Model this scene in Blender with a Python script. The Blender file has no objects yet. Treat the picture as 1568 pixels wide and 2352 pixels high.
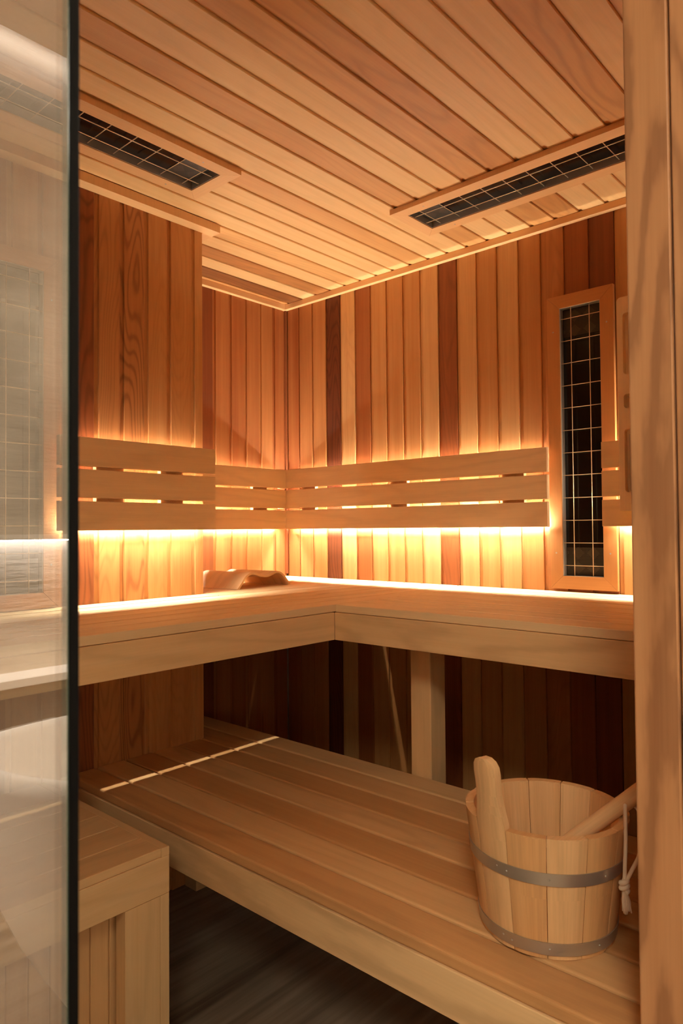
import bpy, bmesh, math, random
from mathutils import Vector, Matrix
random.seed(7)
S = bpy.context.scene
COL = S.collection

# ------------------------------------------------------------------ camera
FPX = 1617.13
CAM = Vector((2.3927, -2.2746, 1.118))
yaw, pit, rol = 2.30373, 0.0235084, -0.00816274
f = Vector((math.cos(yaw)*math.cos(pit), math.sin(yaw)*math.cos(pit), math.sin(pit)))
r = Vector((math.sin(yaw), -math.cos(yaw), 0))
u = r.cross(f)
r2 = r*math.cos(rol) + u*math.sin(rol)
u2 = -r*math.sin(rol) + u*math.cos(rol)
cd = bpy.data.cameras.new('camera')
cam = bpy.data.objects.new('camera', cd); COL.objects.link(cam)
M = Matrix((r2, u2, -f)).transposed().to_4x4(); M.translation = CAM
cam.matrix_world = M
cd.sensor_fit = 'HORIZONTAL'; cd.sensor_width = 24.0
cd.lens = 24.0*FPX/1568.0
cd.clip_start = 0.02
cd.dof.use_dof = True; cd.dof.focus_distance = 2.3; cd.dof.aperture_fstop = 13.0
S.camera = cam

# ------------------------------------------------------------------ world, exposure
W = bpy.data.worlds.new('world'); S.world = W; W.use_nodes = True
W.node_tree.nodes['Background'].inputs[0].default_value = (1.0, .93, .85, 1)
W.node_tree.nodes['Background'].inputs[1].default_value = 0.02
S.view_settings.view_transform = 'Standard'
S.view_settings.look = 'None'
S.view_settings.exposure = 0.35
S.view_settings.gamma = 1.0
S.view_settings.use_curve_mapping = False
S.cycles.use_denoising = True
S.cycles.max_bounces = 10
S.cycles.diffuse_bounces = 7
S.cycles.glossy_bounces = 4
S.cycles.transparent_max_bounces = 12
S.cycles.sample_clamp_indirect = 6.0
S.cycles.caustics_reflective = False
S.cycles.caustics_refractive = False

LED_DOWN, LED_UP = 1080.0, 270.0           # emission of the strips behind the backrests
LED_COL = (1.0, 0.935, 0.80)
COVE = 62.0                             # cool strips on the stone wall of the bathroom
PANEL = 33.0                            # added fill lights under the bathroom ceiling, out of view

# ------------------------------------------------------------------ helpers
def lin(h):
    h = h.lstrip('#')
    return tuple((c/12.92 if c <= .04045 else ((c+.055)/1.055)**2.4) for c in (int(h[i:i+2], 16)/255 for i in (0, 2, 4)))

class NB:
    def __init__(s, name):
        s.m = bpy.data.materials.new(name); s.m.use_nodes = True
        s.t = s.m.node_tree; s.n = s.t.nodes; s.l = s.t.links
        s.b = s.n['Principled BSDF']; s.out = s.n['Material Output']
    def node(s, k, **kw):
        nd = s.n.new(k)
        for a, b in kw.items(): setattr(nd, a, b)
        return nd
    def put(s, sock, v):
        if hasattr(v, 'links') or isinstance(v, bpy.types.NodeSocket): s.l.new(v, sock)
        else: sock.default_value = v
    def math(s, op, a, b=0.0, c=0.0):
        nd = s.node('ShaderNodeMath', operation=op)
        s.put(nd.inputs[0], a); s.put(nd.inputs[1], b); s.put(nd.inputs[2], c)
        return nd.outputs[0]
    def noise(s, vec, scale, detail=3, rough=.55):
        nd = s.node('ShaderNodeTexNoise'); nd.inputs['Scale'].default_value = scale
        nd.inputs['Detail'].default_value = detail; nd.inputs['Roughness'].default_value = rough
        s.l.new(vec, nd.inputs['Vector']); return nd.outputs['Fac']
    def map(s, vec, sc):
        nd = s.node('ShaderNodeMapping'); s.l.new(vec, nd.inputs[0]); nd.inputs['Scale'].default_value = sc
        return nd.outputs[0]
    def mix(s, f_, a, b, mode='MIX'):
        nd = s.node('ShaderNodeMix', data_type='RGBA', blend_type=mode)
        s.put(nd.inputs[0], f_); s.put(nd.inputs[6], a); s.put(nd.inputs[7], b)
        return nd.outputs[2]
    def bump(s, h, strength, dist=.001):
        nd = s.node('ShaderNodeBump'); nd.inputs['Strength'].default_value = strength
        nd.inputs['Distance'].default_value = dist
        s.l.new(h, nd.inputs['Height']); s.l.new(nd.outputs[0], s.b.inputs['Normal'])

def wood(name, cols, fine=.22, band=.25, ring=.18, freq=26, rough=.5, spec=.3, line='#5a2c12'):
    """cols: light to dark; 'tint' picks along them, 'fig' how strongly the growth rings show."""
    s = NB(name)
    uv = s.node('ShaderNodeTexCoord').outputs['UV']
    at = s.node('ShaderNodeAttribute'); at.attribute_name = 'tint'
    fg = s.node('ShaderNodeAttribute'); fg.attribute_name = 'fig'
    n1 = s.noise(s.map(uv, (210, 5, 1)), 1.0, 4, .65)
    n2 = s.noise(s.map(uv, (38, .9, 1)), 1.0, 3)
    n3 = s.noise(s.map(uv, (5.5, .75, 1)), 1.0, 2, .4)
    wob = s.noise(s.map(uv, (60, 14, 1)), 1.0, 2)
    ph = s.math('MULTIPLY_ADD', n3, freq, s.math('MULTIPLY', wob, .35))
    sn = s.math('SINE', s.math('MULTIPLY', ph, 6.2832))
    rg = s.math('POWER', s.math('MULTIPLY_ADD', sn, .5, .5), 3.0)
    rgs = s.math('MULTIPLY', rg, s.math('MULTIPLY_ADD', fg.outputs['Fac'], 1.0, ring))
    tv = s.math('ADD', at.outputs['Fac'], s.math('MULTIPLY', s.math('SUBTRACT', n2, .5), band*1.6))
    rp = s.node('ShaderNodeValToRGB'); s.l.new(tv, rp.inputs[0])
    el = rp.color_ramp.elements
    el[0].color = (*lin(cols[0]), 1); el[-1].color = (*lin(cols[-1]), 1)
    for i, c in enumerate(cols[1:-1]):
        e = el.new((i+1)/(len(cols)-1)); e.color = (*lin(c), 1)
    k = s.math('MULTIPLY_ADD', s.math('SUBTRACT', n1, .5), -fine*2, 1.0)
    kc = s.node('ShaderNodeCombineColor'); [s.l.new(k, kc.inputs[i]) for i in range(3)]
    c1 = s.mix(1.0, rp.outputs[0], kc.outputs[0], 'MULTIPLY')
    c2 = s.mix(s.math('MINIMUM', s.math('MULTIPLY', rgs, .8), .7), c1, s.mix(1.0, c1, (*[min(1, v*1.0) for v in lin(line)], 1), 'MULTIPLY'))
    c2 = s.mix(.55, c1, c2)
    s.l.new(c2, s.b.inputs['Base Color'])
    s.b.inputs['Roughness'].default_value = rough
    s.b.inputs['Specular IOR Level'].default_value = spec
    s.bump(n1, .12)
    return s.m

def plain(name, c, rough=.5, metal=0.0, spec=.5, **kw):
    s = NB(name); s.b.inputs['Base Color'].default_value = (*lin(c), 1)
    s.b.inputs['Roughness'].default_value = rough; s.b.inputs['Metallic'].default_value = metal
    s.b.inputs['Specular IOR Level'].default_value = spec
    for k, v in kw.items(): s.b.inputs[k].default_value = v
    return s.m

def emis(name, col, st):
    s = NB(name); e = s.node('ShaderNodeEmission')
    e.inputs[0].default_value = (*col, 1); e.inputs[1].default_value = st
    s.l.new(e.outputs[0], s.out.inputs[0]); return s.m

class MB:
    """collects prisms of timber into ONE mesh; uv runs across (u) and along (v) the grain"""
    def __init__(s): s.v = []; s.f = []; s.uv = []; s.t = []; s.g = []
    def face(s, idx, uv, tint, fig): s.f.append(idx); s.uv += uv; s.t.append(tint); s.g.append(fig)
    def prism(s, prof, axis, a0, a1, tint=.3, fig=0.0):
        def P(p, q, a):
            return (a, p, q) if axis == 'x' else ((p, a, q) if axis == 'y' else (p, q, a))
        ou, ov = random.random()*9, random.random()*9
        n = len(prof); b = len(s.v)
        s.v += [P(p, q, a0) for p, q in prof] + [P(p, q, a1) for p, q in prof]
        cum = 0.0
        for i in range(n):
            j = (i+1) % n
            d = math.dist(prof[i], prof[j])
            s.face((b+i, b+j, b+n+j, b+n+i), [(cum+ou, a0+ov), (cum+d+ou, a0+ov), (cum+d+ou, a1+ov), (cum+ou, a1+ov)], tint, fig)
            cum += d
        s.face(tuple(b+i for i in range(n))[::-1], [(p+ou, q+ov) for p, q in prof][::-1], tint, 0)
        s.face(tuple(b+n+i for i in range(n)), [(p+ou, q+ov) for p, q in prof], tint, 0)
    def box(s, x0, x1, y0, y1, z0, z1, grain='x', tint=.3, r=.0015, fig=0.0, n=2):
        A = dict(x=((y0, y1), (z0, z1), (x0, x1)), y=((x0, x1), (z0, z1), (y0, y1)), z=((x0, x1), (y0, y1), (z0, z1)))[grain]
        s.prism(rrect(*A[0], *A[1], r, n), grain, *A[2], tint, fig)
    def tube(s, pts, rad, seg=8, tint=.3, cap=True):
        b0 = len(s.v); n = len(pts); pv = [Vector(p) for p in pts]
        rads = rad if isinstance(rad, (list, tuple)) else [rad]*n
        up = None; L = 0
        for i, p in enumerate(pv):
            d = (pv[min(i+1, n-1)]-pv[max(i-1, 0)]).normalized()
            if up is None:
                up = d.orthogonal().normalized()
            up = (up - d*up.dot(d)).normalized(); w = d.cross(up)
            for k in range(seg):
                a = 2*math.pi*k/seg
                s.v.append(tuple(p + (up*math.cos(a)+w*math.sin(a))*rads[i]))
        for i in range(n-1):
            L2 = L + (pv[i+1]-pv[i]).length
            for k in range(seg):
                k2 = (k+1) % seg; c = 2*math.pi*rads[i]/seg
                s.face((b0+i*seg+k, b0+i*seg+k2, b0+(i+1)*seg+k2, b0+(i+1)*seg+k), [(k*c, L), (k*c+c, L), (k*c+c, L2), (k*c, L2)], tint, 0)
            L = L2
        if cap:
            s.face(tuple(b0+k for k in range(seg))[::-1], [(0, 0)]*seg, tint, 0)
            s.face(tuple(b0+(n-1)*seg+k for k in range(seg)), [(0, 0)]*seg, tint, 0)
    def build(s, name, mat, parent=None, smooth=False, **props):
        me = bpy.data.meshes.new(name); me.from_pydata(s.v, [], s.f); me.update()
        l = me.uv_layers.new(name='UVMap')
        l.data.foreach_set('uv', [c for p in s.uv for c in p])
        for nm, arr in (('tint', s.t), ('fig', s.g)):
            a = me.attributes.new(nm, 'FLOAT', 'FACE'); a.data.foreach_set('value', arr)
        bm = bmesh.new(); bm.from_mesh(me); bmesh.ops.recalc_face_normals(bm, faces=bm.faces)
        bm.to_mesh(me); bm.free()
        if smooth:
            me.polygons.foreach_set('use_smooth', [True]*len(me.polygons))
            if smooth != 'all': me.set_sharp_from_angle(angle=math.radians(35))
        me.materials.append(mat)
        o = bpy.data.objects.new(name, me); COL.objects.link(o)
        if parent: o.parent = parent
        for k, v in props.items(): o[k] = v
        return o

def rrect(p0, p1, q0, q1, r_=.0015, n=2):
    if r_ <= 0: return [(p0, q0), (p1, q0), (p1, q1), (p0, q1)]
    o = []
    for cx, cy, a in ((p1-r_, q0+r_, -90), (p1-r_, q1-r_, 0), (p0+r_, q1-r_, 90), (p0+r_, q0+r_, 180)):
        for i in range(n+1):
            t = math.radians(a+90*i/n); o.append((cx+r_*math.cos(t), cy+r_*math.sin(t)))
    return o

def raw(name, verts, faces, mat, parent=None, smooth=False, **props):
    m = MB(); m.v = list(verts)
    for fc in faces: m.face(tuple(fc), [(verts[i][0]+verts[i][2], verts[i][1]+verts[i][2]) for i in fc], .3, 0)
    return m.build(name, mat, parent, smooth, **props)

def thing(name, label, cat, loc=(0, 0, 0), group=None):
    o = bpy.data.objects.new(name, None); COL.objects.link(o); o.location = loc
    o.empty_display_size = .1
    o['label'] = label; o['category'] = cat
    if group: o['group'] = group
    return o

def kids_local(root):
    """children were built in world numbers: shift them into the root's frame"""
    off = Vector(root.location)
    done = set()
    for c in root.children_recursive:
        if c.type == 'MESH' and c.data.name not in done:
            done.add(c.data.name); c.data.transform(Matrix.Translation(-off))

def carve(o, boxes):
    """cut boxes out of a mesh for good"""
    mb = MB()
    for b in boxes: mb.prism([(b[0], b[2]), (b[1], b[2]), (b[1], b[3]), (b[0], b[3])], 'z', b[4], b[5])
    cut = mb.build('cut', o.data.materials[0])
    mod = o.modifiers.new('cut', 'BOOLEAN'); mod.operation = 'DIFFERENCE'; mod.object = cut; mod.solver = 'EXACT'
    bpy.context.view_layer.update()
    dg = bpy.context.evaluated_depsgraph_get()
    me = bpy.data.meshes.new_from_object(o.evaluated_get(dg), preserve_all_data_layers=True, depsgraph=dg)
    o.modifiers.clear(); old = o.data; o.data = me; me.name = old.name + '_cut'
    bpy.data.objects.remove(cut, do_unlink=True)

# ------------------------------------------------------------------ materials
CEDAR = wood('cedar_wall', ['#d6a76c', '#bc8149', '#9b5a2e', '#6f3a1c', '#401d0e'], fine=.14, band=.16, ring=.05, freq=36)
CEDARC = wood('cedar_ceiling', ['#e9c48a', '#dcac6d', '#c38a4e', '#986234', '#6f4224'], fine=.08, band=.14, ring=.05, freq=16)
TRIM = wood('trim_wood', ['#e8bd86', '#dcaa70', '#cc955a'], fine=.1, band=.1, ring=.05)
ASPEN = wood('bench_wood', ['#ecd0a0', '#e3bd87', '#d3a36c', '#b5804b'], fine=.08, band=.16, ring=.07, freq=10, rough=.45)
PINE = wood('bucket_pine', ['#e6bf8b', '#d9aa72', '#c58d57'], fine=.22, band=.4, ring=.10, freq=12, rough=.5)
ALDER = wood('jamb_wood', ['#d6aa7e', '#c39164', '#a9764c', '#895a38'], fine=.12, band=.35, ring=.5, freq=12, rough=.5, line='#6a3a1c')
BLACK = plain('heater_black_glass', '#0b0908', rough=.18, spec=.5)
TRIMW = wood('wall_frame_wood', ['#d59c62', '#c0834a', '#a86a36'], fine=.1, band=.1, ring=.05)
STEEL = plain('heater_steel', '#b9b0a0', rough=.45, metal=.6)
ROD = plain('grille_rod', '#ecd0a6', rough=.3, metal=.35)
BAND = plain('bucket_band_steel', '#bdb4a4', rough=.36, metal=.7)
RUBBER = plain('black_seal', '#060504', rough=.6, spec=.1)
LED = emis('led_down', LED_COL, LED_DOWN)
LED2 = emis('led_up', LED_COL, LED_UP)
COVEM = emis('cove_led', (1.0, .93, .88), COVE)
FILLM = emis('fill_panel', (1.0, .88, .70), PANEL)
TUBM = plain('bathtub_acrylic', '#efe9e2', rough=.35)
PLASTER = plain('bathroom_plaster', '#d9d0c4', rough=.8)
PALE = wood('pale_wood', ['#f2ddb4', '#e8cd9c', '#dcbc88'], fine=.08, band=.12, ring=.05)
ROPE = plain('cotton_rope', '#e6d6bb', rough=.9, spec=.1)

def perforated():
    s = NB('perforated_steel')
    uv = s.node('ShaderNodeTexCoord').outputs['Object']
    sp = s.node('ShaderNodeSeparateXYZ'); s.l.new(uv, sp.inputs[0])
    def cell(c, p):
        fr = s.math('FRACT', s.math('MULTIPLY', c, 1/p)); return s.math('SUBTRACT', fr, .5)
    a, b = cell(sp.outputs[0], .0042), cell(sp.outputs[1], .0048)
    d = s.math('SQRT', s.math('ADD', s.math('MULTIPLY', a, a), s.math('MULTIPLY', b, b)))
    dot = s.math('LESS_THAN', d, .33)
    A, B = cell(sp.outputs[0], .052), cell(sp.outputs[1], .05)
    dm = s.math('ADD', s.math('ABSOLUTE', A), s.math('ABSOLUTE', B))
    m = s.math('MULTIPLY', dot, s.math('GREATER_THAN', dm, .42))
    c = s.mix(m, (*lin('#4a4238'), 1), (*lin('#0c0a08'), 1))
    s.l.new(c, s.b.inputs['Base Color']); s.b.inputs['Metallic'].default_value = .6
    s.b.inputs['Roughness'].default_value = .45
    return s.m
PERF = perforated()

def floor_mat():
    s = NB('floor_tile')
    uv = s.node('ShaderNodeTexCoord').outputs['Object']
    n1 = s.noise(s.map(uv, (26, 1.3, 1)), 1.0, 5, .6)
    n2 = s.noise(s.map(uv, (5, .5, 1)), 1.0, 3)
    n = s.math('MULTIPLY_ADD', n1, .6, s.math('MULTIPLY', n2, .4))
    rp = s.node('ShaderNodeValToRGB'); s.l.new(n, rp.inputs[0])
    e = rp.color_ramp.elements
    e[0].position = .36; e[0].color = (*lin('#5c4c3c'), 1)
    e[1].position = .66; e[1].color = (*lin('#a3927e'), 1)
    s.l.new(rp.outputs[0], s.b.inputs['Base Color']); s.b.inputs['Roughness'].default_value = .5
    return s.m
FLOORM = floor_mat()

def stone_mat():
    s = NB('ribbed_stone')
    uv = s.node('ShaderNodeTexCoord').outputs['Object']
    n1 = s.noise(s.map(uv, (9, 5, 30)), 1.0, 4, .6)
    n2 = s.noise(s.map(uv, (3, 1.2, 3)), 1.0, 4)
    rp = s.node('ShaderNodeValToRGB'); s.l.new(n2, rp.inputs[0])
    e = rp.color_ramp.elements
    e[0].position = .35; e[0].color = (*lin('#a59a8b'), 1)
    e[1].position = .7; e[1].color = (*lin('#cbc0b1'), 1)
    s.l.new(rp.outputs[0], s.b.inputs['Base Color']); s.b.inputs['Roughness'].default_value = .75
    s.bump(n1, .5, .012)
    return s.m
STONE = stone_mat()

def glass_mat():
    s = NB('coated_glass'); s.n.remove(s.b)
    tr = s.node('ShaderNodeBsdfTransparent'); tr.inputs[0].default_value = (.90, .915, .90, 1)
    gl = s.node('ShaderNodeBsdfGlossy'); gl.inputs['Roughness'].default_value = 0.0
    gl.inputs[0].default_value = (1, 1, 1, 1)
    mx = s.node('ShaderNodeMixShader'); mx.inputs[0].default_value = GLASS_R
    s.l.new(tr.outputs[0], mx.inputs[1]); s.l.new(gl.outputs[0], mx.inputs[2])
    s.l.new(mx.outputs[0], s.out.inputs[0]); return s.m
GLASS_R = .33
GLASS = glass_mat()
EDGE = plain('glass_edge_green', '#4d6456', rough=.2)

# ------------------------------------------------------------------ setting: the sauna cabin
FZ = -.045                       # floor level
CZ = 2.165                       # ceiling boards
BX, BY = .44, -.808              # face and corner of the boxed-out part of the left wall
LY = -3.0                        # end of the cabin, behind the glass
FX = 2.045                       # inside of the front wall

def plank(mb, s0, s1, N, axis, a0, a1, tint, fig=0.0, along_first=True):
    g = .0005
    pts = [(s0+g, -.006), (s0+.0135, -.006), (s0+.0155, 0), (s1-.002, 0), (s1-g, -.0018), (s1-g, -.045), (s0+g, -.045)]
    prof = [((s, N(n)) if along_first else (N(n), s)) for s, n in pts]
    mb.prism(prof, axis, a0, a1, tint, fig)

# wall with the tall heater (right in the picture)
tA = [.50, .36, .30, .82, .06, .50, .20, .24, .22, .08, .62, .12, .22, .12, .26, .34, .55, .66, .16, .2, .3, .4, .3]
fA = {3: .8, 4: .1, 10: .3, 15: .2}
mb = MB(); i = 0
while i*.0856 < FX:
    plank(mb, i*.0856, min((i+1)*.0856, FX), lambda n: -n, 'z', FZ, CZ+.02, tA[i % len(tA)], fA.get(i, 0)); i += 1
wallA = mb.build('wall_right', CEDAR, kind='structure')
# far wall left of the corner
mb = MB(); i = 0; tB = [.50, .36, .42, .46, .40, .66, .5, .4, .3, .4]
bB = [0, -.083, -.1655, -.252, -.338, -.425, -.5105, -.596, -.6815, -.767, -.85]
for i in range(10):
    plank(mb, bB[i+1], bB[i], lambda n: n, 'z', FZ, CZ+.02, tB[i], 0, along_first=False)
mb.build('wall_back', CEDAR, kind='structure')
# boxed-out part: face, return
mb = MB(); bK = [BY, -.856, -.951, -1.036, -1.122, -1.207]
while bK[-1] > LY: bK.append(bK[-1]-.0857)
tK = [.20, .26, .24, .34, .30, .62, .3, .2, .4, .3, .2]; fK = {1: .15, 2: .12, 3: .9, 4: .35, 5: .7}
for i in range(len(bK)-1):
    plank(mb, bK[i+1], bK[i], lambda n: BX+n, 'z', FZ, CZ+.02, tK[i % len(tK)], fK.get(i, .1), along_first=False)
wallK = mb.build('wall_left', CEDAR, kind='structure')
mb = MB(); i = 0
for k in range(5):
    plank(mb, .001+k*.0785, .001+(k+1)*.0785, lambda n: BY+n-.0008, 'z', FZ, CZ+.02, .4)
mb.build('wall_return', CEDAR, kind='structure')
# ceiling: boards run along y
tC = [.5, .80, .08, .62, .12, .34, .10, .12, .30, .10, .12, .34, .38, .12, .16, .14, .40, .46, .12, .16, .2, .55, .3]
mb = MB(); b0 = .037-.0873; i = 0
tC = {0: .5, 1: .85, 2: .08, 3: .62, 4: .12, 5: .30, 6: .10, 7: .12, 8: .14, 9: .36, 10: .10, 11: .12, 12: .40, 13: .10, 14: .14,
      15: .40, 16: .46, 17: .10, 18: .16, 19: .16, 20: .42, 21: .12, 22: .2}
fC = {1: .4, 3: .25, 5: .15, 12: .1, 15: .2, 16: .3, 20: .4}
for i in range(23):
    x0, x1 = b0+i*.0873, b0+(i+1)*.0873
    x0 = max(x0, .0); x1 = min(x1, FX)
    plank(mb, x0, x1, lambda n: CZ-n, 'y', LY, 0, tC[i], fC.get(i, .05))
ceil = mb.build('ceiling', CEDARC, kind='structure')
# openings for the four heaters
HW, HL, OW, OL = .226, .99, .139, .905
HA = (1.428, 1.405)              # right wall: centre x, z
HK = (-1.438, 1.398)             # left wall: centre y, z
HC1 = (.713, -.958-HL/2)         # ceiling, along y
HC2 = (.980+HL/2, -.343)         # ceiling, along x
carve(wallA, [(HA[0]-OW/2-.002, HA[0]+OW/2+.002, -.02, .06, HA[1]-OL/2-.002, HA[1]+OL/2+.002)])
carve(wallK, [(BX-.06, BX+.02, HK[0]-OW/2-.002, HK[0]+OW/2+.002, HK[1]-OL/2-.002, HK[1]+OL/2+.002)])
carve(ceil, [(HC1[0]-OW/2-.002, HC1[0]+OW/2+.002, HC1[1]-OL/2-.002, HC1[1]+OL/2+.002, CZ-.02, CZ+.06),
             (HC2[0]-OL/2-.002, HC2[0]+OL/2+.002, HC2[1]-OW/2-.002, HC2[1]+OW/2+.002, CZ-.02, CZ+.06)])

def slab(name, x0, x1, y0, y1, z0, z1, mat, grain='z', tint=.3, r=0.0, fig=.1, **kw):
    m = MB(); m.box(x0, x1, y0, y1, z0, z1, grain, tint, r, fig)
    return m.build(name, mat, kind='structure', **kw)

# solid shell behind the boards
slab('wall_shell_right', -.08, 2.1, .047, .08, FZ, 2.98, PLASTER)
slab('wall_shell_back', -.08, -.047, -4.0, .047, FZ, 2.98, PLASTER)
slab('ceiling_shell', -.047, FX, LY, .047, CZ+.047, CZ+.08, PLASTER)
slab('wall_end', 0, FX, LY-.04, LY, FZ, CZ+.047, CEDAR, tint=.3)
# front wall of the cabin, right of the doorway, with the header
JY = -1.300
slab('wall_front', FX, 2.088, JY+.03, .046, FZ, CZ+.046, CEDAR, tint=.3)
slab('wall_front_outside', 2.089, 2.103, JY+.03, .09, FZ, 2.979, PLASTER)
slab('trim_header', FX, 2.103, -3.0, JY+.03, 2.12, CZ+.046, CEDAR, 'y', tint=.3)
slab('wall_over_door', 2.089, 2.103, -3.0, JY+.029, CZ+.047, 2.979, PLASTER)
slab('floor', -.08, 4.55, -4.6, 1.5, FZ-.03, FZ-.0005, FLOORM)
# door lining: inner board, then the outer board
j = slab('trim_1', FX-.0005, 2.1025, JY, JY+.029, FZ, 2.119, ALDER, 'z', tint=.42, r=.0025, fig=.75)
j2 = slab('trim_2', 2.1050, 2.140, JY+.0005, JY+.027, FZ, 2.14, ALDER, 'z', tint=.38, r=.002, fig=.3)
# ceiling cornices
def struct(name, mb, mat): return mb.build(name, mat, kind='structure')
m = MB(); m.box(0, FX, -.021, -.0, 2.1405, 2.1645, 'x', .25, .0015); struct('trim_3', m, TRIM)
m = MB(); m.box(0, .021, BY+.001, -.0215, 2.1405, 2.1645, 'y', .35, .0015); struct('trim_4', m, TRIM)
m = MB()
m.prism([(BX, LY), (BX+.044, LY), (BX+.044, BY+.042), (BX, BY+.0015)], 'z', 2.137, 2.1645, .3)
m.prism([(.022, BY+.0015), (BX, BY+.0015), (BX+.044, BY+.042), (.022, BY+.042)], 'z', 2.137, 2.1645, .3)
struct('trim_5', m, TRIM)
# corner batten of the two walls
m = MB(); m.box(.0005, .012, -.012, -.0005, .912, 2.14, 'z', .7, .001); struct('trim_6', m, CEDAR)

# ------------------------------------------------------------------ setting: the bathroom behind the camera
XW = 4.49
slab('wall_stone', XW, XW+.06, -4.6, 1.5, FZ, 3.2, STONE)
slab('wall_bathroom_left', 2.0, XW, -4.66, -4.6, FZ, 3.2, PLASTER)
slab('wall_bathroom_right', 2.0, XW, 1.5, 1.56, FZ, 3.2, PLASTER)
slab('wall_bathroom_front', 2.05, 2.103, -4.6, -3.041, FZ, 2.979, PLASTER)
slab('wall_bathroom_corner', 2.05, 2.103, .091, 1.5, FZ, 2.98, PLASTER)
slab('ceiling_bathroom', -.08, XW-.10, -4.6, 1.5, 2.98, 3.03, PLASTER)
slab('ceiling_cove', XW-.2, XW+.06, -4.6, 1.5, 3.2, 3.23, PLASTER)
slab('trim_7', XW-.035, XW, -4.6, 1.5, 1.085, 1.105, PLASTER, r=.002)          # shadow rail with its lamp below
slab('trim_8', XW-.15, XW, -4.6, 1.5, .555, .583, TUBM, r=.002)                # white ledge behind the tub
m = MB(); m.box(XW-.028, XW-.012, -4.5, 1.4, 1.080, 1.0845, 'y', 0, 0)
o = m.build('led_strip', COVEM, label='cool white LED line under the rail of the stone wall, mirrored in the glass', category='led strip')
m = MB(); m.box(XW-.13, XW-.103, -4.5, 1.4, 3.04, 3.05, 'y', 0, 0)
o = m.build('led_strip', COVEM, label='cool white LED line in the ceiling cove above the stone wall, mirrored in the glass', category='led strip')
for k, (x, y, w) in enumerate(((3.3, -3.6, 'over the left end of the bathroom'), (3.3, .6, 'over the right end of the bathroom'))):  # unseen fill lights, added to brighten the bathroom and the cabin front
    t = thing('fill_light', 'added square fill light '+w+', behind the viewer', 'fill light', (x, y, 2.98), group='added bathroom fill lights')
    m = MB(); m.box(-.42, .42, -.42, .42, -.03, -.0005, 'x', 0, .004); m.build('frame', PLASTER, t)
    m = MB(); m.box(-.39, .39, -.39, .39, -.034, -.0302, 'x', 0, 0); m.build('diffuser', FILLM, t)

def bathtub():
    cx, cy = 3.30, -.87; RX, RY = .42, .85
    rings = [(FZ+.001, .60), (FZ+.03, .66), (.08, .74), (.2, .84), (.33, .91), (.46, .96), (.560, .995), (.580, 1.0),
             (.590, .985), (.590, .955), (.575, .935), (.45, .88), (.3, .80), (.18, .70), (.12, .55), (.105, .2)]
    N = 64; vs = []; fs = []
    for z, k in rings:
        for i in range(N):
            a = 2*math.pi*i/N
            c, s_ = math.cos(a), math.sin(a)
            e = .86
            vs.append((cx+RX*k*math.copysign(abs(c)**e, c), cy+RY*(k if k > .9 else k**.8*.97)*math.copysign(abs(s_)**e, s_), z + (.05*max(0, -s_)**2 if z > .45 else 0)))
    for q in range(len(rings)-1):
        for i in range(N):
            i2 = (i+1) % N; fs.append((q*N+i, q*N+i2, (q+1)*N+i2, (q+1)*N+i))
    fs.append(tuple(range(N))[::-1]); fs.append(tuple((len(rings)-1)*N+i for i in range(N)))
    o = raw('bathtub', vs, fs, TUBM, smooth='all', label='white freestanding bathtub mirrored in the glass pane at left', category='bathtub')
bathtub()

# ------------------------------------------------------------------ fixed glass pane at the left of the doorway
t = thing('glass_panel', 'tall fixed glass pane with black edge seal at the left of the sauna doorway', 'glass panel', (2.075, -2.5, FZ))
m = MB(); m.box(2.0740, 2.0805, -2.998, -2.1174, FZ, 2.119, 'z', 0, 0); m.build('pane', GLASS, t)
m = MB(); m.box(2.0745, 2.0800, -2.1173, -2.1164, FZ, 2.119, 'z', 0, .0005); m.build('glass_edge', EDGE, t, label='greenish polished edge of the pane')
m = MB(); m.box(2.0745, 2.0802, -2.1162, -2.1110, FZ, 2.119, 'z', 0, .001); m.build('seal', RUBBER, t, label='black rubber seal')
kids_local(t)

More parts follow.
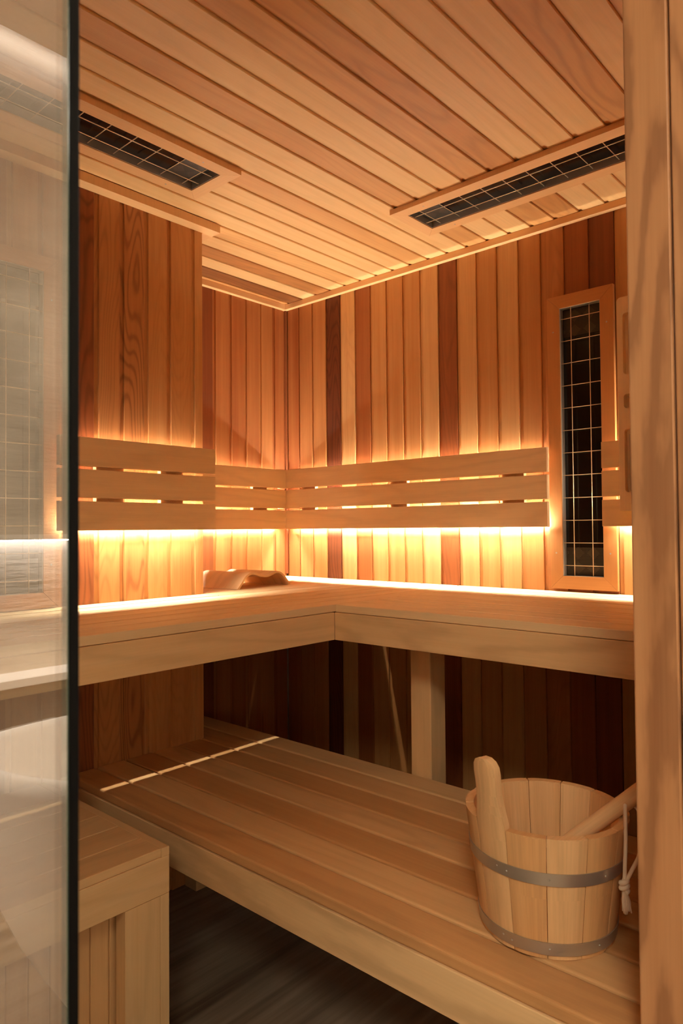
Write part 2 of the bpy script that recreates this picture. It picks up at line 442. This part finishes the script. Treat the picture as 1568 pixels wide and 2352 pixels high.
# ------------------------------------------------------------------ heaters
def make_heater(label, M4, tint, wm=TRIM):
    """local frame: x across, y along, z out of the wall"""
    t = thing('infrared_heater', label, 'heater', group='infrared heaters set flush into walls and ceiling')
    a, b, c, d = OW/2, OL/2, HW/2, HL/2
    m = MB()
    h = .016
    def piece(poly, tint_):
        m.prism(poly, 'z', 0.0, h, tint_)
    e = .0007
    piece([(-c, -d+e), (-a, -b+e), (-a, b-e), (-c, d-e)], tint); piece([(c, -d+e), (c, d-e), (a, b-e), (a, -b+e)], tint+.06)
    piece([(-c, d), (-a, b), (a, b), (c, d)], tint-.04); piece([(-c, -d), (c, -d), (a, -b), (-a, -b)], tint-.03)
    # grain of the long stiles runs along y
    fr = m.build('frame', wm, t)
    uvl = fr.data.uv_layers[0].data
    me = fr.data
    for p in me.polygons:
        if abs(p.normal.z) > .5:
            for li in p.loop_indices:
                v = me.vertices[me.loops[li].vertex_index].co
                long_ = abs(p.center.x) > a
                uvl[li].uv = (v.x+3.2, v.y) if long_ else (v.y+1.7, v.x)
    m = MB()
    for x in (-a, a-.0015): m.box(x, x+.0015, -b, b, -.014, .013, 'y', 0, 0)
    for y in (-b, b-.0015): m.box(-a+.0016, a-.0016, y, y+.0015, -.014, .013, 'x', 0, 0)
    m.build('housing', STEEL, t, label='bright steel inner sides')
    m = MB(); m.box(-a+.002, a-.002, -b+.002, b-.002, -.016, -.010, 'y', 0, 0); m.build('heating_panel', BLACK, t, label='glossy black heating panel')
    for s in (-1, 1):
        y0 = s*(b-.05)
        m = MB(); m.box(-a+.004, a-.004, y0-.046, y0+.046, -.0095, -.0085, 'x', 0, 0); m.build('perforated_plate', PERF, t)
    m = MB()
    for x in (-.0315, .0315): m.tube([(x, -b+.0005, .0085), (x, b-.0005, .0085)], .00135, 8)
    for k in range(12):
        y = -b+.0355+k*.0757; m.tube([(-a+.0005, y, .0060), (a-.0005, y, .0060)], .00125, 8)
    m.build('guard_grille', ROD, t, smooth='all', label='grid of thin bright rods')
    for sx, sy in ((-1, 1), (1, 1), (-1, -1), (1, -1)):
        m = MB(); m.tube([(sx*(a+.022), sy*(d-.12), .0155), (sx*(a+.022), sy*(d-.12), .0166)], .0028, 10); m.build('screw', STEEL, t)
    t.matrix_world = M4
    return t
def frame4(ex, ey, ez, o):
    M_ = Matrix((Vector(ex), Vector(ey), Vector(ez))).transposed().to_4x4(); M_.translation = Vector(o); return M_
make_heater('tall upright infrared heater on the right wall beside the slotted wooden panel', frame4((1, 0, 0), (0, 0, 1), (0, -1, 0), (HA[0], -.0005, HA[1])), .5, TRIMW)
make_heater('upright infrared heater on the left wall seen through the glass pane', frame4((0, 1, 0), (0, 0, 1), (1, 0, 0), (BX+.0005, HK[0], HK[1])), .4, TRIMW)
make_heater('ceiling infrared heater above the left bench, next to the glass pane', frame4((1, 0, 0), (0, -1, 0), (0, 0, -1), (HC1[0], HC1[1], CZ-.0005)), .4)
make_heater('ceiling infrared heater along the right wall, ending at the door jamb', frame4((0, 1, 0), (1, 0, 0), (0, 0, -1), (HC2[0], HC2[1], CZ-.0005)), .4)

# ------------------------------------------------------------------ benches
UZ, LZ = .90, .415
def bench(name, label, loc): return thing(name, label, 'bench', loc)
def slat(root, x0, x1, y0, y1, z1, grain, th=.0215, tint=None, r=.003, g=.0024):
    m = MB(); t_ = tint
    if grain == 'x': y0 += g; y1 -= g
    else: x0 += g; x1 -= g
    m.box(x0, x1, y0, y1, z1-th, z1, grain, t_, r, random.random()*.25, 3)
    m.build('slat', ASPEN, root)
# upper bench along the left wall, runs into the far corner
t = bench('sauna_bench', 'upper slatted bench along the left wall, carrying the wavy headrest', (.73, -1.5, .8))
xs = [1.02-.084*k for k in range(7)]
for k in range(6):
    x1, x0 = xs[k], xs[k+1]
    if k == 5: x0 = .5256
    slat(t, x0, x1, LY+.002, -.0015, UZ, 'y', tint=[.12, .06, .14, .08, .14, .05][k], r=.002, g=.0038)
slat(t, BX+.001, .519, LY+.002, BY, UZ, 'y', tint=.0, r=.001, g=.0003)
slat(t, .30, .5225, BY+.003, -.0015, UZ, 'y', tint=.2, r=.002)
slat(t, .12, .30, BY+.003, -.0015, UZ, 'y', tint=.25, r=.002)
slat(t, .001, .12, BY+.003, -.0015, UZ, 'y', tint=.1, r=.001)
m = MB(); m.box(.999, 1.0195, LY+.002, -.7835, .799, .8775, 'y', .30, .0015, .15); m.build('fascia', ASPEN, t)
m = MB(); m.box(BX+.001, BX+.03, LY+.002, -.85, .80, .878, 'y', .5, .001); m.build('support_rail', ASPEN, t)
m = MB(); m.box(.001, .03, BY+.02, -.04, .80, .878, 'y', .5, .001); m.build('support_rail', ASPEN, t)
kids_local(t)
# upper bench along the right wall
t = bench('sauna_bench', 'upper slatted bench along the right wall on a square post', (1.5, -.4, .8))
YP = [-.783+.0985*k for k in range(8)]
for k in range(7):
    slat(t, 1.0205, FX-.001, YP[k], YP[k+1], UZ, 'x', tint=[.14, .10, .07, .12, .06, .10, .08][k], r=.002, g=.0038)
slat(t, 1.0205, FX-.001, YP[7]+.004, -.001, UZ, 'x', tint=.0, r=.001, g=.0003)
m = MB(); m.box(1.0205, FX-.001, -.783, -.763, .799, .8775, 'x', .36, .0015, .3); m.build('fascia', ASPEN, t)
m = MB(); m.box(1.03, FX-.001, -.03, -.001, .80, .878, 'x', .5, .001); m.build('support_rail', ASPEN, t)
m = MB(); m.box(1.170, 1.240, -.625, -.551, FZ, .878, 'z', .4, .003, .2); m.build('leg', ASPEN, t, label='square post')
kids_local(t)
# lower bench, the long one under the bucket
t = bench('sauna_bench', 'long lower bench of wide boards under the wooden bucket', (1.2, -.95, FZ))
yb = [-1.286, -1.199, -1.105, -1.0075, -.915, -.820, -.722, -.6305]
tn = [.50, .30, .62, .35, .60, .42, .25]
for k in range(7):
    x0 = BX+.001 if yb[k] < BY-.02 else .001
    if k == 4: x0 = BX+.001
    slat(t, x0, FX-.001, yb[k], yb[k+1], LZ, 'x', th=.024, tint=tn[k]+.25, r=.005, g=.0028)
m = MB(); m.box(BX+.001, FX-.001, -1.286, -1.266, .311, .3905, 'x', .25, .0015, .45); m.build('fascia', ASPEN, t)
m = MB(); m.box(BX+.001, FX-.001, -.66, -.640, .311, .3905, 'x', .4, .0015); m.build('support_rail', ASPEN, t)
for x, y in ((1.88, -1.264), (1.88, -.73), (BX+.004, -.89), (.06, -.73)):
    m = MB(); m.box(x, x+.06, y, y+.06, FZ, .3905, 'z', .4, .002); m.build('leg', ASPEN, t)
kids_local(t)
# low bench in the foreground, in front of the left wall
t = bench('sauna_bench', 'lower bench at front left with corner post and slatted skirt, partly behind the glass', (.8, -2.2, FZ))
xb = [1.042, .956, .862, .769, .675, .580, BX+.001]
for k in range(6):
    slat(t, xb[k+1], xb[k], LY+.002, -1.3775, LZ, 'y', th=.019, tint=[.30, .36, .30, .42, .36, .3][k], r=.0015, g=.0022)
m = MB(); m.box(BX+.001, 1.042, -1.377, -1.357, LZ-.019, LZ, 'x', .32, .0015); m.build('end_lath', ASPEN, t)
m = MB(); m.box(1.022, 1.042, LY+.002, -1.357, .3135, .3955, 'y', .30, .001, .1); m.build('fascia', ASPEN, t)
m = MB(); m.box(BX+.001, 1.021, -1.377, -1.357, .3135, .3955, 'x', .36, .001, .1); m.build('fascia', ASPEN, t)
m = MB(); m.box(1.005, 1.042, -1.466, -1.3805, FZ, .3128, 'z', .30, .001, .1); m.build('leg', ASPEN, t)
m = MB(); m.box(1.005, 1.042, -1.3798, -1.357, FZ, .3128, 'z', .27, .001, .1); m.build('leg_lath', ASPEN, t)
y = -1.430
for k in range(34):
    if y-.043 < LY: break
    m = MB(); m.box(.974, .990, y-.0425, y, FZ, .3128, 'z', random.uniform(.4, .62), .0025, .1); m.build('skirt_board', ASPEN, t); y -= .0435
kids_local(t)

# ------------------------------------------------------------------ backrests with their LED strips
BZ = [(1.118, 1.2025), (1.2125, 1.2945), (1.3035, 1.387)]
def backrest(label, axis, s0, s1, base, sgn, battens, leds):
    """axis x: runs along x in front of y=base; axis y: runs along y in front of x=base"""
    t = thing('backrest', label, 'backrest', ((s0+s1)/2, base, 1.25) if axis == 'x' else (base, (s0+s1)/2, 1.25),
              group='three-slat backrests with hidden light')
    def rng(d0, d1): a, b = base+sgn*d0, base+sgn*d1; return (min(a, b), max(a, b))
    def bx(m, p0, p1, d0, d1, z0, z1, grain, tint, r_):
        e0, e1 = rng(d0, d1)
        if axis == 'x': m.box(p0, p1, e0, e1, z0, z1, grain, tint, r_, .12)
        else: m.box(e0, e1, p0, p1, z0, z1, grain, tint, r_, .12)
    for z0, z1 in BZ:
        m = MB(); bx(m, s0, s1, .042, .060, z0, z1, axis, random.uniform(.05, .15), .0018); m.build('slat', ASPEN, t)
    for p0, p1 in battens:
        m = MB(); bx(m, p0, p1, .0225, .0415, 1.145, 1.380, 'z', .5, .001); m.build('batten', ASPEN, t)
    for p0, p1 in leds:
        # lower strip: tilted out towards the bench; upper strip: flat on the wall, facing up
        m = MB(); ks, kc = .788, .616; pr = []
        for a, b in ((-.0015, -.0003), (.0015, -.0003), (.0015, .0003), (-.0015, .0003)):
            pr.append((base+sgn*(.0365+a*kc+b*ks), 1.1275+a*ks-b*kc))
        m.prism(pr, axis, p0, p1, 0); m.build('led_strip', LED, t)
        m = MB(); bx(m, p0, p1, .0015, .0055, 1.362, 1.3632, axis, 0, 0); m.build('led_strip', LED2, t)
    kids_local(t)
backrest('backrest of three slats on the right wall, left of the tall heater', 'x', .002, 1.326, 0, -1,
         [(.144, .226), (.648, .730), (1.148, 1.233)], [(.06, 1.30)])
backrest('short backrest end on the right wall between tall heater and door jamb', 'x', 1.512, 1.968, 0, -1,
         [(1.86, 1.94)], [(1.55, 1.95)])
backrest('backrest of three slats on the recessed far wall, meeting the corner', 'y', -.804, -.0615, 0, 1,
         [(-.242, -.158), (-.74, -.66)], [(-.78, -.06)])
backrest('backrest of three slats on the left wall, nearest the glass pane', 'y', -1.344, -.803, BX, 1,
         [(-1.004, -.920), (-1.224, -1.135)], [(-1.318, -.83)])

# ------------------------------------------------------------------ bent plywood headrest
def headrest():
    P = [(-.143, .0), (-.132, .010), (-.118, .026), (-.104, .042), (-.086, .053), (-.066, .058), (-.045, .055), (-.022, .048), (-.002, .0445),
         (.016, .0445), (.036, .049), (.056, .055), (.074, .056), (.092, .050), (.108, .039), (.122, .025), (.134, .010), (.141, .0)]
    th = .0075
    # smooth by subdividing with Catmull-Rom
    Q = []
    for i in range(len(P)-1):
        p0, p1, p2, p3 = P[max(i-1, 0)], P[i], P[i+1], P[min(i+2, len(P)-1)]
        for k in range(4):
            t_ = k/4
            Q.append(tuple(.5*((2*p1[j])+(-p0[j]+p2[j])*t_+(2*p0[j]-5*p1[j]+4*p2[j]-p3[j])*t_**2+(-p0[j]+3*p1[j]-3*p2[j]+p3[j])*t_**3) for j in (0, 1)))
    Q.append(P[-1])
    low = []
    for i, (y, z) in enumerate(Q):
        a, b = Q[max(i-1, 0)], Q[min(i+1, len(Q)-1)]
        d = math.hypot(b[0]-a[0], b[1]-a[1]); ny, nz = (b[1]-a[1])/d, -(b[0]-a[0])/d
        low.append((y+ny*th, max(0.0005, z+nz*th)))
    prof = Q + low[::-1]
    m = MB(); m.v = []
    n = len(Q); X0, X1 = -.245, .005
    N = len(Q)
    v = []; f_ = []
    for x in (X0, X1):
        for (y, z) in Q: v.append((x, y, z+.0005))
        for (y, z) in low: v.append((x, y, z))
    A, B = 0, 2*N
    m.v = v; cum = 0
    for i in range(N-1):
        d = math.dist(Q[i], Q[i+1])
        m.face((A+i, A+i+1, B+i+1, B+i), [(X0, cum), (X0, cum+d), (X1, cum+d), (X1, cum)], .25, .2)
        m.face((A+N+i, B+N+i, B+N+i+1, A+N+i+1), [(X0, cum), (X1, cum), (X1, cum+d), (X0, cum+d)], .3, .2)
        for S_ in (A, B): m.face((S_+i, S_+N+i, S_+N+i+1, S_+i+1), [(0, cum), (.007, cum), (.007, cum+d), (0, cum+d)], .45, 0)
        cum += d
    m.face((A, B, B+N, A+N), [(X0, 0), (X1, 0), (X1, .01), (X0, .01)], .4, 0)
    m.face((A+N-1, A+2*N-1, B+2*N-1, B+N-1), [(X0, 0), (X1, 0), (X1, .01), (X0, .01)], .4, 0)
    o = m.build('headrest', ASPEN, smooth=True, label='wavy bent plywood headrest lying on the upper bench in the corner', category='headrest')
    o.location = (.395, -.4955, UZ+.0005); o.rotation_euler = (0, 0, math.radians(4))
headrest()

# ------------------------------------------------------------------ slotted wooden panel beside the jamb
def slotted_panel():
    t = thing('slotted_panel', 'pale upright wooden panel with three slots between tall heater and door jamb', 'wooden panel', (1.614, -.0605, 1.17))
    x0, x1, z0, z1 = 1.583, 1.645, 1.166, 1.822; cx = 1.614
    m = MB(); rr = .012
    prof = [(x0, z0), (x1, z0)]
    for a in (0, 30, 60, 90): prof.append((x1-rr+rr*math.cos(math.radians(a)), z1-rr+rr*math.sin(math.radians(a))))
    for a in (90, 120, 150, 180): prof.append((x0+rr+rr*math.cos(math.radians(a)), z1-rr+rr*math.sin(math.radians(a))))
    m.prism(prof, 'y', -.100, -.0615, .05)
    me_uv = m.uv
    b = m.build('board', PALE, t)
    for p in b.data.polygons:
        for li in p.loop_indices:
            v = b.data.vertices[b.data.loops[li].vertex_index].co
            b.data.uv_layers[0].data[li].uv = (v.x+v.y, v.z)
    cm = MB()
    for a, c in ((1.583, 1.771), (1.478, 1.522), (1.222, 1.415)):
        cm.prism(rrect(cx-.0135, cx+.0135, a, c, .009, 4), 'y', -.12, -.078, 0)
    cut = cm.build('cut', ASPEN, t)
    md = b.modifiers.new('c', 'BOOLEAN'); md.operation = 'DIFFERENCE'; md.object = cut; md.solver = 'EXACT'
    bpy.context.view_layer.update(); dg = bpy.context.evaluated_depsgraph_get()
    me = bpy.data.meshes.new_from_object(b.evaluated_get(dg), preserve_all_data_layers=True, depsgraph=dg)
    b.modifiers.clear(); b.data = me; bpy.data.objects.remove(cut, do_unlink=True)
    m = MB(); m.tube([(cx+.001, -.0835, 1.226), (cx+.001, -.0835, 1.40)], .0045, 12); m.build('glass_tube', STEEL, t, smooth='all')
    m = MB(); m.tube([(cx+.006, -.079, 1.512), (cx+.006, -.098, 1.512)], .0055, 12); m.build('knob', STEEL, t, smooth='all')
    m = MB(); m.box(cx-.02, cx+.02, -.061, -.0005, 1.60, 1.66, 'x', .3, .001); m.build('wall_block', ASPEN, t)
    kids_local(t)
slotted_panel()

# ------------------------------------------------------------------ bucket, ladle, rope
BCX, BCY = 1.810, -1.090
def bucket():
    t = thing('wooden_bucket', 'round pine sauna bucket with two steel bands and one tall stave handle', 'bucket', (BCX, BCY, LZ))
    H = .205; rb, rt = .1145, .1405; TH = .015; N = 13
    def R(z): return rb+(rt-rb)*z/H
    step = 2*math.pi/N
    for k in range(N):
        ac = -math.radians(105)+k*step; tall = (k == 0)
        m = MB(); seg = 6; zs = [0.0015, H]
        tint = random.uniform(.1, .55); ou = random.random()*9; ov = random.random()*9
        if tall: tint = .12
        prof = []
        def ring(z, half, th=TH, rin=None):
            ro = R(z); a = []
            gap = .0006/ro
            for i in range(seg+1):
                q = ac-half+gap+(2*half-2*gap)*i/seg; e = .0014 if i in (0, seg) else 0
                a.append(((ro-e)*math.cos(q), (ro-e)*math.sin(q), z))
            for i in range(seg, -1, -1):
                q = ac-half+gap+(2*half-2*gap)*i/seg
                a.append(((ro-th)*math.cos(q), (ro-th)*math.sin(q), z))
            return a
        if tall:
            lv = [(.0015, step/2), (H*.5, step/2), (H*.90, step/2), (H+.004, step/2*.97), (H+.02, step/2*.86), (H+.035, step/2*.76), (H+.052, step/2*.69), (H+.07, step/2*.68),
                  (H+.085, step/2*.70), (H+.098, step/2*.66), (H+.107, step/2*.50), (H+.112, step/2*.22)]
            rings = [ring(z, h_, TH+(.003 if z > H else 0)) for z, h_ in lv]
        else:
            rings = [ring(z, step/2) for z in (.0015, H*.5, H-.002)] + [ring(H, step/2-.006)]
        n = len(rings[0])
        for rg in rings: m.v += [(x+BCX, y+BCY, z+LZ) for x, y, z in rg]
        for q in range(len(rings)-1):
            cum = 0
            for i in range(n):
                j_ = (i+1) % n; d = math.dist(rings[q][i], rings[q][j_])
                z0, z1 = rings[q][i][2], rings[q+1][i][2]
                m.face((q*n+i, q*n+j_, (q+1)*n+j_, (q+1)*n+i), [(cum+ou, z0+ov), (cum+d+ou, z0+ov), (cum+d+ou, z1+ov), (cum+ou, z1+ov)], tint, .1)
                cum += d
        m.face(tuple(range(n))[::-1], [(p[0], p[1]) for p in rings[0]][::-1], tint, 0)
        L0 = (len(rings)-1)*n
        m.face(tuple(L0+i for i in range(n)), [(p[0]*3, p[1]*3) for p in rings[-1]], tint+.1, 0)
        o = m.build('stave', PINE, t, smooth=True)
        if tall: o['label'] = 'tall stave with rounded top, the handle'
    # floor of the bucket
    vs = [(BCX+(R(.02)-TH+.001)*math.cos(2*math.pi*i/48), BCY+(R(.02)-TH+.001)*math.sin(2*math.pi*i/48), LZ+z) for z in (.012, .024) for i in range(48)]
    fs = [tuple(range(48))[::-1], tuple(range(48, 96))]+[(i, (i+1) % 48, 48+(i+1) % 48, 48+i) for i in range(48)]
    raw('bottom', vs, fs, PINE, t)
    for z0, z1 in ((.009, .030), (.127, .148)):
        vs = []; fs = []; K = 96
        for z, dr in ((z0, 0), (z0, .0016), (z1, .0016), (z1, 0)):
            for i in range(K):
                a = 2*math.pi*i/K; rr = R(z)+dr+.0002; vs.append((BCX+rr*math.cos(a), BCY+rr*math.sin(a), LZ+z))
        for q in range(4):
            for i in range(K):
                i2 = (i+1) % K; q2 = (q+1) % 4; fs.append((q*K+i, q*K+i2, q2*K+i2, q2*K+i))
        bd = raw('steel_band', vs, fs, BAND, t, smooth=True)
        zc = (z0+z1)/2
        for a, dz in ((-100, .002), (-92, -.001), (-62, 0), (-20, 0)):
            aa = math.radians(a); rr = R(zc); m = MB()
            m.tube([(BCX+(rr+q)*math.cos(aa), BCY+(rr+q)*math.sin(aa), LZ+zc+dz) for q in (0, .0028, .0034)], [.0017, .0017, .0009], 10)
            m.build('rivet', STEEL, bd, smooth='all')
    kids_local(t)
bucket()

def catmull(P, k=6):
    o = []
    for i in range(len(P)-1):
        p0, p1, p2, p3 = [Vector(P[max(0, min(len(P)-1, i+d))]) for d in (-1, 0, 1, 2)]
        for q in range(k):
            t_ = q/k; o.append(.5*(2*p1+(p2-p0)*t_+(2*p0-5*p1+4*p2-p3)*t_**2+(3*p1-p0-3*p2+p3)*t_**3))
    o.append(Vector(P[-1])); return o

def ladle():
    t = thing('wooden_ladle', 'wooden ladle standing in the bucket, handle with a cotton cord leaning on the rim', 'ladle', (BCX, BCY, LZ+.03))
    A, B = Vector((1.780, -1.096, .497)), Vector((1.975, -1.036, .683))
    d = (B-A)
    pts = [A+d*q for q in (0, .25, .5, .75, .93, .98, 1.0)]
    m = MB(); m.tube(pts, [.0135, .0140, .0142, .0142, .0142, .012, .007], 20, tint=.12); m.build('handle', PINE, t, smooth='all')
    # bowl
    c = A+Vector((.0, .0, -.018)); N = 28; vs = []; fs = []
    prof = [(.0, -.022), (.020, -.021), (.030, -.012), (.034, .006), (.034, .016), (.031, .016), (.030, .006), (.026, -.008), (.017, -.016), (.0, -.017)]
    for rr, z in prof:
        for i in range(N):
            a = 2*math.pi*i/N; vs.append((c.x+max(rr, .0005)*math.cos(a), c.y+max(rr, .0005)*math.sin(a), c.z+z))
    for q in range(len(prof)-1):
        for i in range(N): fs.append((q*N+i, q*N+(i+1) % N, (q+1)*N+(i+1) % N, (q+1)*N+i))
    raw('bowl', vs, fs, PINE, t, smooth='all')
    kids_local(t)
    # cord
    hole = A+d*.80
    out = Vector((.35, -.936, 0))
    h0 = hole+out*.0125
    rt = Vector((.743, .669, 0))
    k = Vector((1.9575, -1.115, .5365))
    c = thing('cotton_cord', 'short knotted cotton cord hanging from the ladle handle', 'cord', tuple(k))
    m = MB(); m.tube(catmull([hole, h0, Vector((1.946, -1.075, .630)), Vector((1.9560, -1.1020, .606)), Vector((1.9585, -1.1130, .575)), k]), .0031, 10, tint=.1)
    far = hole+rt*.020+Vector((0, 0, -.012))
    m.tube(catmull([hole-out*.012, far-out*.004, far+rt*.014+out*.012+Vector((0, 0, -.022)), Vector((1.978, -1.100, .590)), Vector((1.968, -1.112, .562)), k+Vector((0.003, 0, .008)), k]), .0031, 10)
    m.build('loop', ROPE, c, smooth='all')
    m = MB()
    kn = []
    for i in range(40):
        a = i/39*2*math.pi*2.2; kn.append(k+rt*(.0052*math.cos(a))+out*(.0045*math.sin(a))+Vector((0, 0, .009-.018*i/39)))
    m.tube(kn, .0042, 10)
    m.tube([k+Vector((0, 0, .012)), k, k+Vector((0, 0, -.012))], [.003, .006, .003], 12)
    m.build('knot', ROPE, c, smooth='all')
    m = MB()
    for i in range(26):
        a = random.random()*6.28; q = random.random()**.5
        e = k+Vector((0, 0, -.036-.008*random.random()))+rt*(.009*q*math.cos(a)+.003)+out*(.007*q*math.sin(a))
        s0 = k+Vector((0, 0, -.008))+rt*(.003*math.cos(a))+out*(.003*math.sin(a))
        m.tube(catmull([s0, (s0+e)/2+rt*random.uniform(-.002, .002), e], 3), .0014, 6)
    m.build('tassel', ROPE, c, smooth='all')
    kids_local(c)
ladle()
